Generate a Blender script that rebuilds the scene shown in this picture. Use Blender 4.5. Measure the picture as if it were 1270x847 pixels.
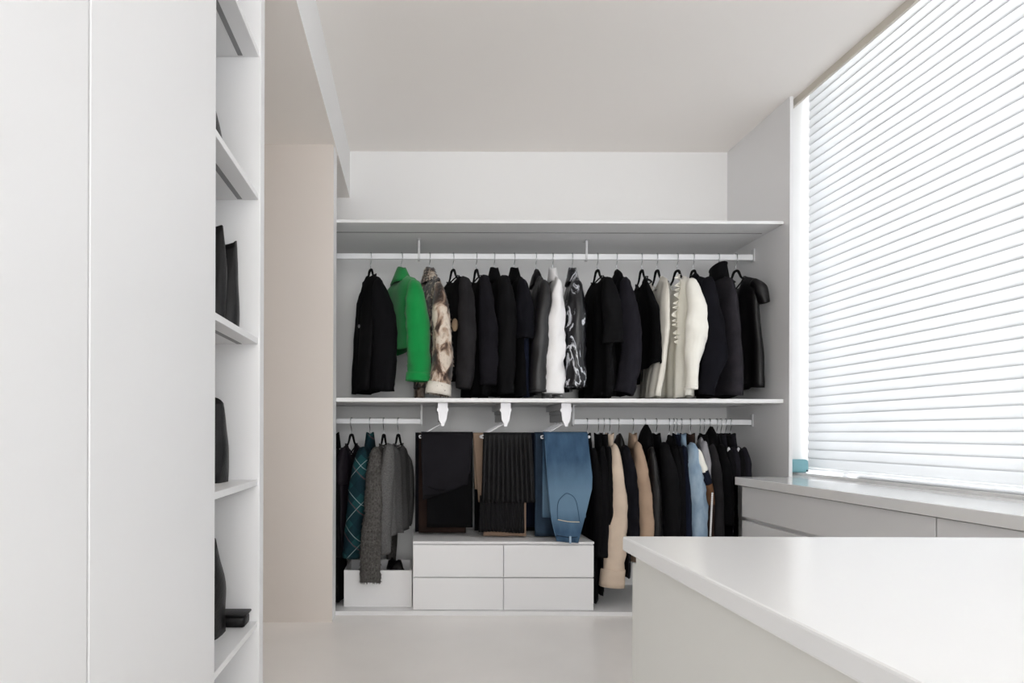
import bpy, bmesh, math, random
from mathutils import Vector, Matrix, noise

for _o in list(bpy.data.objects):
    bpy.data.objects.remove(_o)
SC = bpy.context.scene
COL = SC.collection
PI = math.pi

# ------------------------------------------------------------------ camera
F = 768.0                      # focal length in pixels of the 1270 px wide frame
CX, CY = 513.0, 537.0          # vanishing point of the depth lines
CAMZ = 0.958
ROLL = 0.003
cam_d = bpy.data.cameras.new('camera')
cam_d.sensor_width = 36.0
cam_d.lens = 36.0 * F / 1270.0
cam_d.shift_x = (635.0 - CX) / 1270.0
cam_d.shift_y = (CY - 423.5) / 1270.0
cam_d.clip_start = 0.05
cam = bpy.data.objects.new('camera', cam_d)
COL.objects.link(cam)
cam.location = (0, 0, CAMZ)
cam.rotation_euler = (PI / 2, -ROLL, 0)
SC.camera = cam

# ------------------------------------------------------------------ world, light, exposure
W = bpy.data.worlds.new('sky')
SC.world = W
W.use_nodes = True
_bg = W.node_tree.nodes['Background']
_bg.inputs[0].default_value = (0.93, 0.96, 1.0, 1)
_bg.inputs[1].default_value = 1.0


def area_light(name, loc, rot, sx, sy, power, color=(1, 1, 1)):
    d = bpy.data.lights.new(name, 'AREA')
    d.shape = 'RECTANGLE'
    d.size, d.size_y = sx, sy
    d.energy = power
    d.color = color
    o = bpy.data.objects.new(name, d)
    COL.objects.link(o)
    o.location = loc
    o.rotation_euler = rot
    return o


# daylight outside the big window on the right, and an added fill light below the ceiling behind the camera
DAY = area_light('daylight', (3.3, 0.7, 1.85), (0, PI / 2, 0), 3.0, 6.2, 500, (0.96, 0.98, 1.0))
FILL_TOP = area_light('fill_light_top', (0.35, -1.1, 2.69), (0, 0, 0), 1.3, 1.3, 10, (1.0, 0.98, 0.95))
# added frontal fill light, outside an invented glazed door behind the camera
FILL_FRONT = area_light('fill_light_front', (0.5, -2.75, 1.35), (PI / 2, 0, 0), 2.8, 2.2, 125, (1.0, 0.99, 0.97))
SC.view_settings.view_transform = 'Standard'
SC.view_settings.look = 'None'
SC.view_settings.gamma = 1.0
SC.view_settings.use_curve_mapping = False
SC.view_settings.exposure = 0.09
SC.cycles.max_bounces = 14
SC.cycles.diffuse_bounces = 8
SC.cycles.transmission_bounces = 8
SC.cycles.transparent_max_bounces = 12
SC.cycles.sample_clamp_indirect = 6.0


# ------------------------------------------------------------------ helpers
def lin(c):
    return tuple(((v / 255.0) / 12.92 if v / 255.0 <= 0.04045 else ((v / 255.0 + 0.055) / 1.055) ** 2.4) for v in c) + (1.0,)


def at(sx, sy, Y):
    """world point at depth Y that lies on picture position (sx, sy); used to measure real coordinates"""
    dx, dy = sx - CX, sy - CY
    x, y = dx + ROLL * dy, dy - ROLL * dx
    return Vector((x * Y / F, Y, CAMZ - y * Y / F))


def mat(name, rgb, rough=0.5, spec=0.5, bump=0.0, bscale=200.0, var=0.0, vscale=8.0, sheen=0.0, metal=0.0, coat=0.0):
    m = bpy.data.materials.new(name)
    m.use_nodes = True
    nt = m.node_tree
    p = nt.nodes['Principled BSDF']
    c = lin(rgb)
    p.inputs['Base Color'].default_value = c
    p.inputs['Roughness'].default_value = rough
    p.inputs['Specular IOR Level'].default_value = spec
    p.inputs['Metallic'].default_value = metal
    p.inputs['Coat Weight'].default_value = coat
    if sheen:
        p.inputs['Sheen Weight'].default_value = sheen
        p.inputs['Sheen Roughness'].default_value = 0.6
    tc = nt.nodes.new('ShaderNodeTexCoord')
    if var:
        n = nt.nodes.new('ShaderNodeTexNoise')
        n.inputs['Scale'].default_value = vscale
        n.inputs['Detail'].default_value = 3
        r = nt.nodes.new('ShaderNodeValToRGB')
        r.color_ramp.elements[0].position = 0.3
        r.color_ramp.elements[1].position = 0.7
        r.color_ramp.elements[0].color = tuple(v * (1 - var) for v in c[:3]) + (1,)
        r.color_ramp.elements[1].color = tuple(min(1, v * (1 + var)) for v in c[:3]) + (1,)
        nt.links.new(tc.outputs['Object'], n.inputs['Vector'])
        nt.links.new(n.outputs['Fac'], r.inputs['Fac'])
        nt.links.new(r.outputs['Color'], p.inputs['Base Color'])
    if bump:
        n2 = nt.nodes.new('ShaderNodeTexNoise')
        n2.inputs['Scale'].default_value = bscale
        n2.inputs['Detail'].default_value = 2
        b = nt.nodes.new('ShaderNodeBump')
        b.inputs['Strength'].default_value = bump
        b.inputs['Distance'].default_value = 0.004
        nt.links.new(tc.outputs['Object'], n2.inputs['Vector'])
        nt.links.new(n2.outputs['Fac'], b.inputs['Height'])
        nt.links.new(b.outputs['Normal'], p.inputs['Normal'])
    return m


def ramp_mat(name, stops, scale, rough=0.85, detail=4, distort=0.0, stretch=(1, 1, 1), spec=0.3, sheen=0.0, interp='LINEAR', bump=0.0):
    m = mat(name, (128, 128, 128), rough, spec, sheen=sheen)
    nt = m.node_tree
    p = nt.nodes['Principled BSDF']
    tc = nt.nodes.new('ShaderNodeTexCoord')
    mp = nt.nodes.new('ShaderNodeMapping')
    mp.inputs['Scale'].default_value = stretch
    n = nt.nodes.new('ShaderNodeTexNoise')
    n.inputs['Scale'].default_value = scale
    n.inputs['Detail'].default_value = detail
    n.inputs['Distortion'].default_value = distort
    r = nt.nodes.new('ShaderNodeValToRGB')
    r.color_ramp.interpolation = interp
    while len(r.color_ramp.elements) < len(stops):
        r.color_ramp.elements.new(0.5)
    for e, (pos, c) in zip(r.color_ramp.elements, stops):
        e.position = pos
        e.color = lin(c)
    nt.links.new(tc.outputs['Object'], mp.inputs['Vector'])
    nt.links.new(mp.outputs['Vector'], n.inputs['Vector'])
    nt.links.new(n.outputs['Fac'], r.inputs['Fac'])
    nt.links.new(r.outputs['Color'], p.inputs['Base Color'])
    if bump:
        b = nt.nodes.new('ShaderNodeBump')
        b.inputs['Strength'].default_value = bump
        b.inputs['Distance'].default_value = 0.01
        nt.links.new(n.outputs['Fac'], b.inputs['Height'])
        nt.links.new(b.outputs['Normal'], p.inputs['Normal'])
    return m


def tag(o, label=None, cat=None, group=None, kind=None):
    if label: o['label'] = label
    if cat: o['category'] = cat
    if group: o['group'] = group
    if kind: o['kind'] = kind
    return o


def empty(name, loc, rz=0.0):
    o = bpy.data.objects.new(name, None)
    o.empty_display_size = 0.05
    COL.objects.link(o)
    o.location = loc
    o.rotation_euler = (0, 0, rz)
    return o


def link(name, bm, m, parent=None, loc=None, smooth=True, solid=0.0):
    bmesh.ops.recalc_face_normals(bm, faces=bm.faces)
    me = bpy.data.meshes.new(name)
    bm.to_mesh(me)
    bm.free()
    for p in me.polygons:
        p.use_smooth = smooth
    for mm in (m if isinstance(m, (list, tuple)) else [m]):
        me.materials.append(mm)
    o = bpy.data.objects.new(name, me)
    COL.objects.link(o)
    if loc is not None:
        o.location = loc
    if parent is not None:
        o.parent = parent
    if solid:
        s = o.modifiers.new('Solidify', 'SOLIDIFY')
        s.thickness = solid
        s.offset = -1
    return o


def bx(bm, x0, x1, y0, y1, z0, z1, bev=0.0):
    b = bmesh.new() if bev else bm
    v = [b.verts.new((x, y, z)) for x in (x0, x1) for y in (y0, y1) for z in (z0, z1)]
    for f in ((0, 1, 3, 2), (4, 6, 7, 5), (0, 4, 5, 1), (2, 3, 7, 6), (0, 2, 6, 4), (1, 5, 7, 3)):
        b.faces.new([v[i] for i in f])
    if bev:
        bmesh.ops.recalc_face_normals(b, faces=b.faces)
        bmesh.ops.bevel(b, geom=list(b.edges), offset=bev, segments=2, profile=0.5, affect='EDGES')
        tmp = bpy.data.meshes.new('tmp')
        b.to_mesh(tmp)
        b.free()
        bm.from_mesh(tmp)
        bpy.data.meshes.remove(tmp)
    return bm


def box(name, lo, hi, m, parent=None, bev=0.0, org=None):
    """a box mesh in world coordinates; org moves the object's origin (or the parent's offset) there"""
    o = Vector(org) if org is not None else Vector((0, 0, 0))
    bm = bx(bmesh.new(), lo[0] - o.x, hi[0] - o.x, lo[1] - o.y, hi[1] - o.y, lo[2] - o.z, hi[2] - o.z, bev)
    return link(name, bm, m, parent, None if parent else o, smooth=False)


def struct(name, lo, hi, m, bev=0.0):
    return tag(box(name, lo, hi, m, bev=bev), kind='structure')


def catmull(pts, n):
    """resample a list of tuples (any length) with a Catmull-Rom spline to n samples"""
    k = len(pts[0])
    P = [pts[0]] + list(pts) + [pts[-1]]
    out = []
    segs = len(pts) - 1
    for i in range(n):
        t = i / (n - 1) * segs
        s = min(int(t), segs - 1)
        t -= s
        a, b, c, d = P[s], P[s + 1], P[s + 2], P[s + 3]
        out.append(tuple(0.5 * (2 * b[j] + (c[j] - a[j]) * t + (2 * a[j] - 5 * b[j] + 4 * c[j] - d[j]) * t * t
                                + (3 * b[j] - a[j] - 3 * c[j] + d[j]) * t ** 3) for j in range(k)))
    return out


def tube(bm, pts, ref=(0, 1, 0), seg=12, end='round', start='cap', wr=0.0, seed=0.0, wl=14.0):
    """pts: (x, y, z, r_ref, r_other); elliptical rings; end 'hollow' folds inwards like a cuff"""
    ref = Vector(ref)
    rings = []
    n = len(pts)
    for i, p in enumerate(pts):
        a = Vector(pts[max(i - 1, 0)][:3])
        b = Vector(pts[min(i + 1, n - 1)][:3])
        T = (b - a).normalized() if (b - a).length > 1e-9 else Vector((0, 0, -1))
        e1 = ref - ref.dot(T) * T
        if e1.length < 1e-4:
            e1 = Vector((1, 0, 0)) - T.x * T
        e1.normalize()
        e2 = T.cross(e1)
        C = Vector(p[:3])
        ring = []
        for k in range(seg):
            ang = 2 * PI * k / seg
            w = 1.0
            if wr:
                ca, sa = math.cos(ang), math.sin(ang)
                w += wr * (1.9 * noise.noise((ca * 1.5 + seed, sa * 1.5, C.z * wl * 0.45))
                           + 0.9 * (1 - 2 * abs(noise.noise((ca * 1.1 + seed * 2, sa * 1.1 + C.z * 9, C.z * wl * 1.1))) * 2)
                           + 0.35 * math.sin(C.z * wl * 2.6 + 2.6 * ca + seed))
            ring.append(bm.verts.new(C + e1 * (p[3] * w * math.cos(ang)) + e2 * (p[4] * w * math.sin(ang))))
        rings.append((ring, C, T))
    for (r0, _, _), (r1, _, _) in zip(rings, rings[1:]):
        for k in range(seg):
            bm.faces.new((r0[k], r0[(k + 1) % seg], r1[(k + 1) % seg], r1[k]))
    if start == 'cap':
        bm.faces.new(rings[0][0][::-1])
    ring, C, T = rings[-1]
    if end == 'hollow':
        inner = [bm.verts.new(C + (v.co - C) * 0.86) for v in ring]
        deep = [bm.verts.new(C + (v.co - C) * 0.8 - T * 0.05) for v in ring]
        for k in range(seg):
            j = (k + 1) % seg
            bm.faces.new((ring[k], ring[j], inner[j], inner[k]))
            bm.faces.new((inner[k], inner[j], deep[j], deep[k]))
        bm.faces.new(deep)
    elif end != 'open':
        bm.faces.new(ring)
    return bm


def wire(bm, pts, r, seg=8, n=None):
    q = catmull([tuple(p) for p in pts], n) if n else [tuple(p) for p in pts]
    return tube(bm, [(p[0], p[1], p[2], r, r) for p in q], ref=(0.13, 0.97, 0.2), seg=seg)


# ------------------------------------------------------------------ materials
M = {}
M['white'] = mat('white_lacquer', (227, 227, 228), 0.42, 0.4, bump=0.02, bscale=900)
M['white_wall'] = mat('white_paint', (233, 233, 233), 0.75, 0.3, bump=0.03, bscale=300)
M['beige_wall'] = mat('greige_paint', (213, 206, 200), 0.8, 0.25, bump=0.03, bscale=300)
M['ceiling'] = mat('warm_ceiling_paint', (240, 236, 232), 0.85, 0.2, bump=0.02, bscale=300)
M['floor'] = mat('pale_microcement', (241, 238, 235), 0.33, 0.4, bump=0.02, bscale=40, var=0.03, vscale=2.5)
M['worktop'] = mat('white_quartz', (226, 226, 226), 0.2, 0.5, bump=0.01, bscale=600)
M['worktop_gloss'] = mat('white_glossy_stone', (235, 235, 235), 0.1, 0.5)
M['island'] = mat('pale_grey_lacquer', (212, 211, 206), 0.45, 0.4, bump=0.02, bscale=900)
M['groove'] = mat('grey_diffuser_strip', (132, 132, 134), 0.5)
M['alu'] = mat('white_powder_coat', (236, 237, 240), 0.35, 0.5)
M['bracket'] = mat('pale_bracket_metal', (205, 206, 208), 0.4, 0.5)
M['chrome'] = mat('hook_steel', (190, 192, 196), 0.22, 0.5, metal=1.0)
M['velvet'] = mat('black_flock', (16, 16, 18), 0.9, 0.2, bump=0.2, bscale=900)
M['fascia'] = mat('beige_fascia', (206, 200, 190), 0.8, 0.2)
M['frame'] = mat('window_frame_white', (235, 236, 238), 0.4)
M['plastic'] = mat('white_plastic', (238, 238, 242), 0.35)
M['clear'] = mat('grey_translucent_plastic', (150, 152, 156), 0.3, 0.5)
M['teal'] = mat('teal_fabric_mesh', (132, 178, 187), 0.8, 0.3, bump=0.3, bscale=600)
M['rubber'] = mat('dark_rubber', (40, 60, 66), 0.7)


def blind_mat():
    m = bpy.data.materials.new('white_translucent_slat')
    m.use_nodes = True
    nt = m.node_tree
    for n in list(nt.nodes):
        nt.nodes.remove(n)
    out = nt.nodes.new('ShaderNodeOutputMaterial')
    d = nt.nodes.new('ShaderNodeBsdfDiffuse')
    t = nt.nodes.new('ShaderNodeBsdfTranslucent')
    d.inputs[0].default_value = (0.86, 0.865, 0.87, 1)
    t.inputs[0].default_value = (0.86, 0.865, 0.87, 1)
    nz = nt.nodes.new('ShaderNodeTexNoise')
    nz.inputs['Scale'].default_value = 500
    bp = nt.nodes.new('ShaderNodeBump')
    bp.inputs['Strength'].default_value = 0.03
    nt.links.new(nz.outputs['Fac'], bp.inputs['Height'])
    nt.links.new(bp.outputs['Normal'], d.inputs['Normal'])
    mx = nt.nodes.new('ShaderNodeMixShader')
    mx.inputs[0].default_value = 0.5
    nt.links.new(d.outputs[0], mx.inputs[1])
    nt.links.new(t.outputs[0], mx.inputs[2])
    nt.links.new(mx.outputs[0], out.inputs[0])
    return m


def glass_mat():
    m = bpy.data.materials.new('window_glass')
    m.use_nodes = True
    nt = m.node_tree
    for n in list(nt.nodes):
        nt.nodes.remove(n)
    out = nt.nodes.new('ShaderNodeOutputMaterial')
    t = nt.nodes.new('ShaderNodeBsdfTransparent')
    g = nt.nodes.new('ShaderNodeBsdfGlossy')
    g.inputs['Roughness'].default_value = 0.02
    fr = nt.nodes.new('ShaderNodeFresnel')
    fr.inputs[0].default_value = 1.45
    mx = nt.nodes.new('ShaderNodeMixShader')
    nt.links.new(fr.outputs[0], mx.inputs[0])
    nt.links.new(t.outputs[0], mx.inputs[1])
    nt.links.new(g.outputs[0], mx.inputs[2])
    nt.links.new(mx.outputs[0], out.inputs[0])
    return m


M['slat'] = blind_mat()
M['glass'] = glass_mat()


def fab(name, rgb, **k):
    d = dict(rough=0.92, spec=0.14, bump=0.25, bscale=420, var=0.22, vscale=14, sheen=0.0)
    d.update(k)
    return mat(name, rgb, **d)


M['black'] = fab('black_wool', (11, 11, 14))
M['black2'] = fab('black_jersey', (14, 14, 16))
M['blackest'] = fab('black_cotton', (8, 8, 10))
M['char'] = fab('charcoal_wool', (36, 35, 37))
M['char2'] = fab('charcoal_jersey', (28, 27, 33))
M['chargrey'] = fab('charcoal_grey_felt', (46, 44, 49))
M['knit'] = fab('black_knit', (22, 21, 26), bump=0.6, bscale=260)
M['navy'] = fab('navy_black_jersey', (17, 17, 23))
M['navy2'] = fab('navy_cotton', (18, 23, 38))
M['plum'] = fab('plum_black_silk', (26, 22, 28), rough=0.6)
M['green'] = fab('green_wool_felt', (4, 134, 62), var=0.08, sheen=0.2)
M['white_c'] = fab('white_poplin', (236, 235, 236), var=0.03, bump=0.12)
M['ivory'] = fab('ivory_silk', (226, 222, 212), var=0.04, rough=0.6, bump=0.1)
M['offwhite'] = fab('off_white_crepe', (238, 236, 228), var=0.03, rough=0.7, bump=0.1)
M['shiny'] = fab('black_satin_nylon', (20, 19, 22), rough=0.38, spec=0.5, sheen=0)
M['leather'] = fab('black_leather', (11, 10, 12), rough=0.45, spec=0.3, bump=0.25, bscale=160, sheen=0)
M['beige'] = fab('beige_gabardine', (202, 184, 166), var=0.06)
M['tan'] = fab('taupe_wool', (168, 144, 124), var=0.08)
M['greyknit'] = fab('grey_melange_knit', (94, 93, 93), var=0.25, vscale=160, bump=0.6, bscale=260)
M['shag'] = fab('grey_shaggy_knit', (86, 84, 82), var=0.35, vscale=90, bump=0.8, bscale=180)
M['brown'] = fab('dark_brown_cloth', (44, 32, 28))
M['taupe'] = fab('taupe_cotton', (150, 126, 108), var=0.05)
M['lightgrey'] = fab('light_grey_fleece', (148, 147, 152), var=0.1)
M['patch'] = fab('tan_suede', (128, 110, 90))
M['pleat'] = fab('black_pleated_polyester', (13, 13, 15), rough=0.6, spec=0.25)
M['cow'] = ramp_mat('cream_and_brown_fur', [(0.36, (34, 26, 22)), (0.46, (84, 62, 50)), (0.52, (176, 152, 132)), (0.58, (216, 204, 190))], 17,
                    rough=0.9, distort=0.6, stretch=(1, 1, 0.55), sheen=0.3)
M['cow_dark'] = ramp_mat('dark_cowhide_fur', [(0.46, (26, 20, 18)), (0.55, (70, 50, 40)), (0.6, (190, 172, 152)), (0.68, (214, 200, 184))], 20,
                         rough=0.9, distort=0.6, sheen=0.3)
M['cream_fur'] = fab('cream_fur', (226, 220, 210), var=0.06, bump=0.6, bscale=120)
M['splash'] = ramp_mat('black_print_with_white_strokes', [(0.0, (16, 16, 20)), (0.52, (18, 18, 23)), (0.55, (170, 172, 180)), (0.575, (216, 218, 224)), (0.60, (22, 22, 27)), (1.0, (16, 16, 20))],
                       11, rough=0.3, detail=5, distort=1.6, stretch=(1, 1, 0.45), spec=0.4)
M['denim'] = ramp_mat('light_wash_denim', [(0.3, (104, 128, 152)), (0.5, (136, 158, 178)), (0.7, (164, 182, 198))], 16, stretch=(1, 1, 0.4), bump=0.2)
M['denim_dk'] = ramp_mat('dark_wash_denim', [(0.3, (28, 42, 58)), (0.7, (46, 64, 82))], 20, stretch=(1, 1, 0.4), bump=0.2)
M['stitch'] = mat('pale_topstitch', (196, 186, 168), 0.8)
M['tagm'] = mat('grey_tag', (178, 178, 182), 0.6)


def jeans_mat():
    """mid blue denim faded pale over the thigh and seat"""
    m = ramp_mat('faded_blue_denim', [(0.3, (42, 68, 94)), (0.7, (62, 90, 116))], 26, stretch=(1, 1, 0.35), bump=0.25)
    nt = m.node_tree
    p = nt.nodes['Principled BSDF']
    base = p.inputs['Base Color'].links[0].from_socket
    tc = nt.nodes.new('ShaderNodeTexCoord')
    sp = nt.nodes.new('ShaderNodeSeparateXYZ')
    mr = nt.nodes.new('ShaderNodeValToRGB')
    cr = mr.color_ramp
    for _ in range(2):
        cr.elements.new(0.5)
    for e, (pos, v) in zip(cr.elements, ((0.10, 0.0), (0.30, 0.75), (0.45, 0.8), (0.75, 0.0))):
        e.position = pos
        e.color = (v, v, v, 1)
    mx = nt.nodes.new('ShaderNodeMix')
    mx.data_type = 'RGBA'
    mx.inputs['B'].default_value = lin((104, 132, 154))
    nt.links.new(tc.outputs['Generated'], sp.inputs[0])
    nt.links.new(sp.outputs['Z'], mr.inputs[0])
    nt.links.new(mr.outputs[0], mx.inputs['Factor'])
    nt.links.new(base, mx.inputs['A'])
    nt.links.new(mx.outputs['Result'], p.inputs['Base Color'])
    return m


M['jeans'] = jeans_mat()


def plaid_mat():
    m = mat('green_tartan_wool', (24, 74, 76), 0.92, 0.2, bump=0.3, bscale=400)
    nt = m.node_tree
    p = nt.nodes['Principled BSDF']
    tc = nt.nodes.new('ShaderNodeTexCoord')
    sp = nt.nodes.new('ShaderNodeSeparateXYZ')
    nt.links.new(tc.outputs['Object'], sp.inputs[0])

    def band(ky, kz, freq, ph, width):
        a = nt.nodes.new('ShaderNodeMath'); a.operation = 'MULTIPLY'; a.inputs[1].default_value = ky * freq
        b = nt.nodes.new('ShaderNodeMath'); b.operation = 'MULTIPLY_ADD'; b.inputs[1].default_value = kz * freq
        nt.links.new(sp.outputs['Y'], a.inputs[0])
        nt.links.new(sp.outputs['Z'], b.inputs[0])
        nt.links.new(a.outputs[0], b.inputs[2])
        c = nt.nodes.new('ShaderNodeMath'); c.operation = 'ADD'; c.inputs[1].default_value = ph + 50
        nt.links.new(b.outputs[0], c.inputs[0])
        f = nt.nodes.new('ShaderNodeMath'); f.operation = 'FRACT'
        nt.links.new(c.outputs[0], f.inputs[0])
        l = nt.nodes.new('ShaderNodeMath'); l.operation = 'LESS_THAN'; l.inputs[1].default_value = width
        nt.links.new(f.outputs[0], l.inputs[0])
        return l.outputs[0]
    cur = None
    col = lin((22, 62, 66))
    layers = [(band(0.9, 0.8, 6.0, 0.0, 0.42), (11, 33, 42), 0.7), (band(-0.9, 0.8, 6.0, 0.1, 0.42), (11, 33, 42), 0.7),
              (band(0.9, 0.8, 6.0, 0.3, 0.028), (150, 166, 168), 0.5), (band(-0.9, 0.8, 6.0, 0.4, 0.028), (150, 166, 168), 0.5),
              (band(0.9, 0.8, 6.0, 0.55, 0.04), (92, 60, 66), 0.6)]
    for fac, c, amt in layers:
        mx = nt.nodes.new('ShaderNodeMix')
        mx.data_type = 'RGBA'
        mu = nt.nodes.new('ShaderNodeMath'); mu.operation = 'MULTIPLY'; mu.inputs[1].default_value = amt
        nt.links.new(fac, mu.inputs[0])
        nt.links.new(mu.outputs[0], mx.inputs['Factor'])
        if cur is None:
            mx.inputs['A'].default_value = col
        else:
            nt.links.new(cur, mx.inputs['A'])
        mx.inputs['B'].default_value = lin(c)
        cur = mx.outputs['Result']
    nt.links.new(cur, p.inputs['Base Color'])
    return m


M['plaid'] = plaid_mat()

# ------------------------------------------------------------------ room shell
ZC = 2.704          # ceiling
YB = 3.84           # back wall of the closet
XP = 1.94           # inner face of the closet side panel
XW = 1.977          # window recess starts
ZS = 2.415          # underside of the lowered soffit on the left
XBEAM = -0.40
struct('floor', (-2.6, -2.6, -0.1), (2.6, 4.0, 0.0), M['floor'])
struct('ceiling', (-2.6, -2.6, ZC), (XW, 4.0, ZC + 0.1), M['ceiling'])
struct('wall_back', (-2.6, YB, 0.0), (2.6, 4.0, ZC), M['white_wall'])
struct('wall_left', (-2.6, -2.6, 0.0), (-2.2, YB, ZC), M['beige_wall'])
struct('wall_front', (-2.2, -2.6, 0.0), (-0.9, -2.45, ZC), M['white_wall'])
struct('wall_front_right', (1.85, -2.6, 0.0), (XW, -2.45, ZC), M['white_wall'])
struct('wall_front_above_added_door', (-0.9, -2.6, 2.45), (1.85, -2.45, ZC), M['white_wall'])
gd = bmesh.new()  # unseen glazed door, invented to let the frontal fill light in
for (x0, x1) in ((-0.9, -0.84), (0.44, 0.51), (1.79, 1.85)):
    bx(gd, x0, x1, -2.56, -2.50, 0.0, 2.45, 0.004)
bx(gd, -0.84, 1.79, -2.56, -2.50, 0.0, 0.06, 0.004)
bx(gd, -0.84, 1.79, -2.56, -2.50, 2.39, 2.45, 0.004)
gdo = tag(link('added_door_1', gd, mat('added_door_white', (235, 236, 238), 0.4), smooth=False), kind='structure')
# lowered soffit over the wardrobes: greige underside, white face
sof = bx(bmesh.new(), -2.2, XBEAM, -2.45, YB, ZS, ZC)
sof.faces.ensure_lookup_table()
for f in sof.faces:
    if f.calc_center_median().z < ZS + 1e-4:
        f.material_index = 1
tag(link('trim_1', sof, [M['white_wall'], M['ceiling']], smooth=False), kind='structure')
# short greige partition in front of the closet, white painted end
par = bx(bmesh.new(), -2.2, -0.408, 3.13, 3.255, 0.0, ZS)
for f in par.faces:
    if f.calc_center_median().x > -0.41:
        f.material_index = 1
tag(link('wall_partition', par, [M['beige_wall'], M['white_wall']], smooth=False), kind='structure')
for (x0, x1) in ((-0.84, 0.44), (0.51, 1.79)):
    box('pane', (x0, -2.535, 0.06), (x1, -2.527, 2.39), M['glass'], gdo)
# right wall: jamb at the far end of the window, sill wall below, wall past the window
struct('wall_right', (XW, -2.6, 0.0), (2.6, -2.2, ZC + 0.3), M['white_wall'])
struct('wall_right_below_window', (2.16, -2.2, 0.0), (2.6, YB, 0.70), M['white_wall'])
struct('wall_right_jamb', (XW + 0.005, 3.41, 0.78), (2.6, YB, ZC + 0.3), mat('satin_white_jamb', (236, 236, 236), 0.25, 0.5))
struct('wall_right_above_window', (2.30, -2.2, 2.98), (2.6, 3.41, ZC + 0.3), M['white_wall'])
struct('trim_2', (XW, -2.2, 2.668), (XW + 0.014, 3.41, ZC + 0.3), M['fascia'])
struct('trim_3', (XW, -2.2, ZC + 0.28), (2.6, 3.41, ZC + 0.34), M['white_wall'])
# window: frame, mullions, panes
wf = bmesh.new()
for (y0, y1) in ((-2.2, -2.15), (-0.60, -0.54), (0.72, 0.78), (2.05, 2.11), (3.36, 3.41)):
    bx(wf, 2.36, 2.42, y0, y1, 0.74, 2.98, 0.004)
bx(wf, 2.36, 2.42, -2.2, 3.41, 0.70, 0.76, 0.004)
bx(wf, 2.36, 2.42, -2.2, 3.41, 2.93, 2.98, 0.004)
win = tag(link('window_1', wf, M['frame'], smooth=False), kind='structure')
for (y0, y1) in ((-2.15, -0.60), (-0.54, 0.72), (0.78, 2.05), (2.11, 3.36)):
    box('pane', (2.386, y0, 0.76), (2.394, y1, 2.93), M['glass'], win)
struct('trim_4', (2.085, -2.2, 0.70), (2.36, YB, 0.750), M['worktop_gloss'], 0.002)      # raised sill board

# ------------------------------------------------------------------ window blind
XBL = 2.165
bl = empty('window_blind', (XBL, 1.4, 0.753))
tag(bl, 'wide white horizontal slat blind lowered over the whole window', 'blind')
Y0, Y1 = -2.15, 3.392


def bl_part(name, bm, m):
    return link(name, bm, m, bl)


hb = bmesh.new()
bx(hb, -0.03, 0.05, Y0 - 1.4, Y1 - 1.4, 2.905 - 0.753, 2.965 - 0.753, 0.006)
link('head_rail', hb, M['frame'], bl, smooth=False)
br = bmesh.new()
bx(br, -0.007, 0.007, Y0 - 1.4, Y1 - 1.4, 0.011, 0.022, 0.003)
link('bottom_rail', br, M['slat'], bl, smooth=False)
SP = 0.0475
nsl = int((2.90 - 0.80) / SP)
sl = bmesh.new()
prev = None
wd, tilt = 0.0565, math.radians(82)
for k in range(7):
    s = k / 6 - 0.5
    bow = 0.005 * (1 - 4 * s * s)
    z = s * wd * math.sin(tilt) + bow * math.cos(tilt)
    x = s * wd * math.cos(tilt) - bow * math.sin(tilt)
    pr = [sl.verts.new((x, Y0 - 1.4, z)), sl.verts.new((x, Y1 - 1.4, z))]
    if prev:
        sl.faces.new((prev[0], prev[1], pr[1], pr[0]))
    prev = pr
first = link('slat', sl, M['slat'], bl, solid=0.0015)
for i in range(nsl):
    o = first if i == 0 else first.copy()
    if i:
        COL.objects.link(o)
    o.location = (0, 0, 0.052 + i * SP)

# ------------------------------------------------------------------ closet fittings
def thing_box(name, lo, hi, m, label, cat, bev=0.0015):
    c = ((lo[0] + hi[0]) / 2, (lo[1] + hi[1]) / 2, lo[2])
    return tag(box(name, lo, hi, m, bev=bev, org=c), label, cat)


thing_box('side_panel', (XP, 3.20, 0.0), (XP + 0.018, YB, ZC), M['white'], 'tall white side panel between the hanging closet and the window', 'panel')
thing_box('plinth', (-1.6, 3.25, 0.0), (XP, YB, 0.022), M['white'], 'low white base board on the floor under the hanging closet', 'plinth')
up = thing_box('closet_shelf', (-1.6, 3.25, 2.061), (XP, YB, 2.077), M['white'], 'upper white shelf above the long clothes rail', 'shelf')
c = up.location
box('light_channel', (-1.6 - c.x, 3.40 - c.y, -0.0012), (XP - 0.03 - c.x, 3.409 - c.y, 0.0012), M['groove'], up)
lo = thing_box('closet_shelf', (-1.6, 3.25, 1.121), (XP, YB, 1.142), M['white'], 'lower white shelf between the upper and the lower clothes', 'shelf')
c = lo.location
box('light_channel', (-1.6 - c.x, 3.40 - c.y, -0.0012), (XP - 0.03 - c.x, 3.409 - c.y, 0.0012), M['groove'], lo)
UR = dict(Y=3.54, z=1.967, half=0.016, top=2.061)
LR = dict(Y=3.55, z=1.025, half=0.015, top=1.121)


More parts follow.
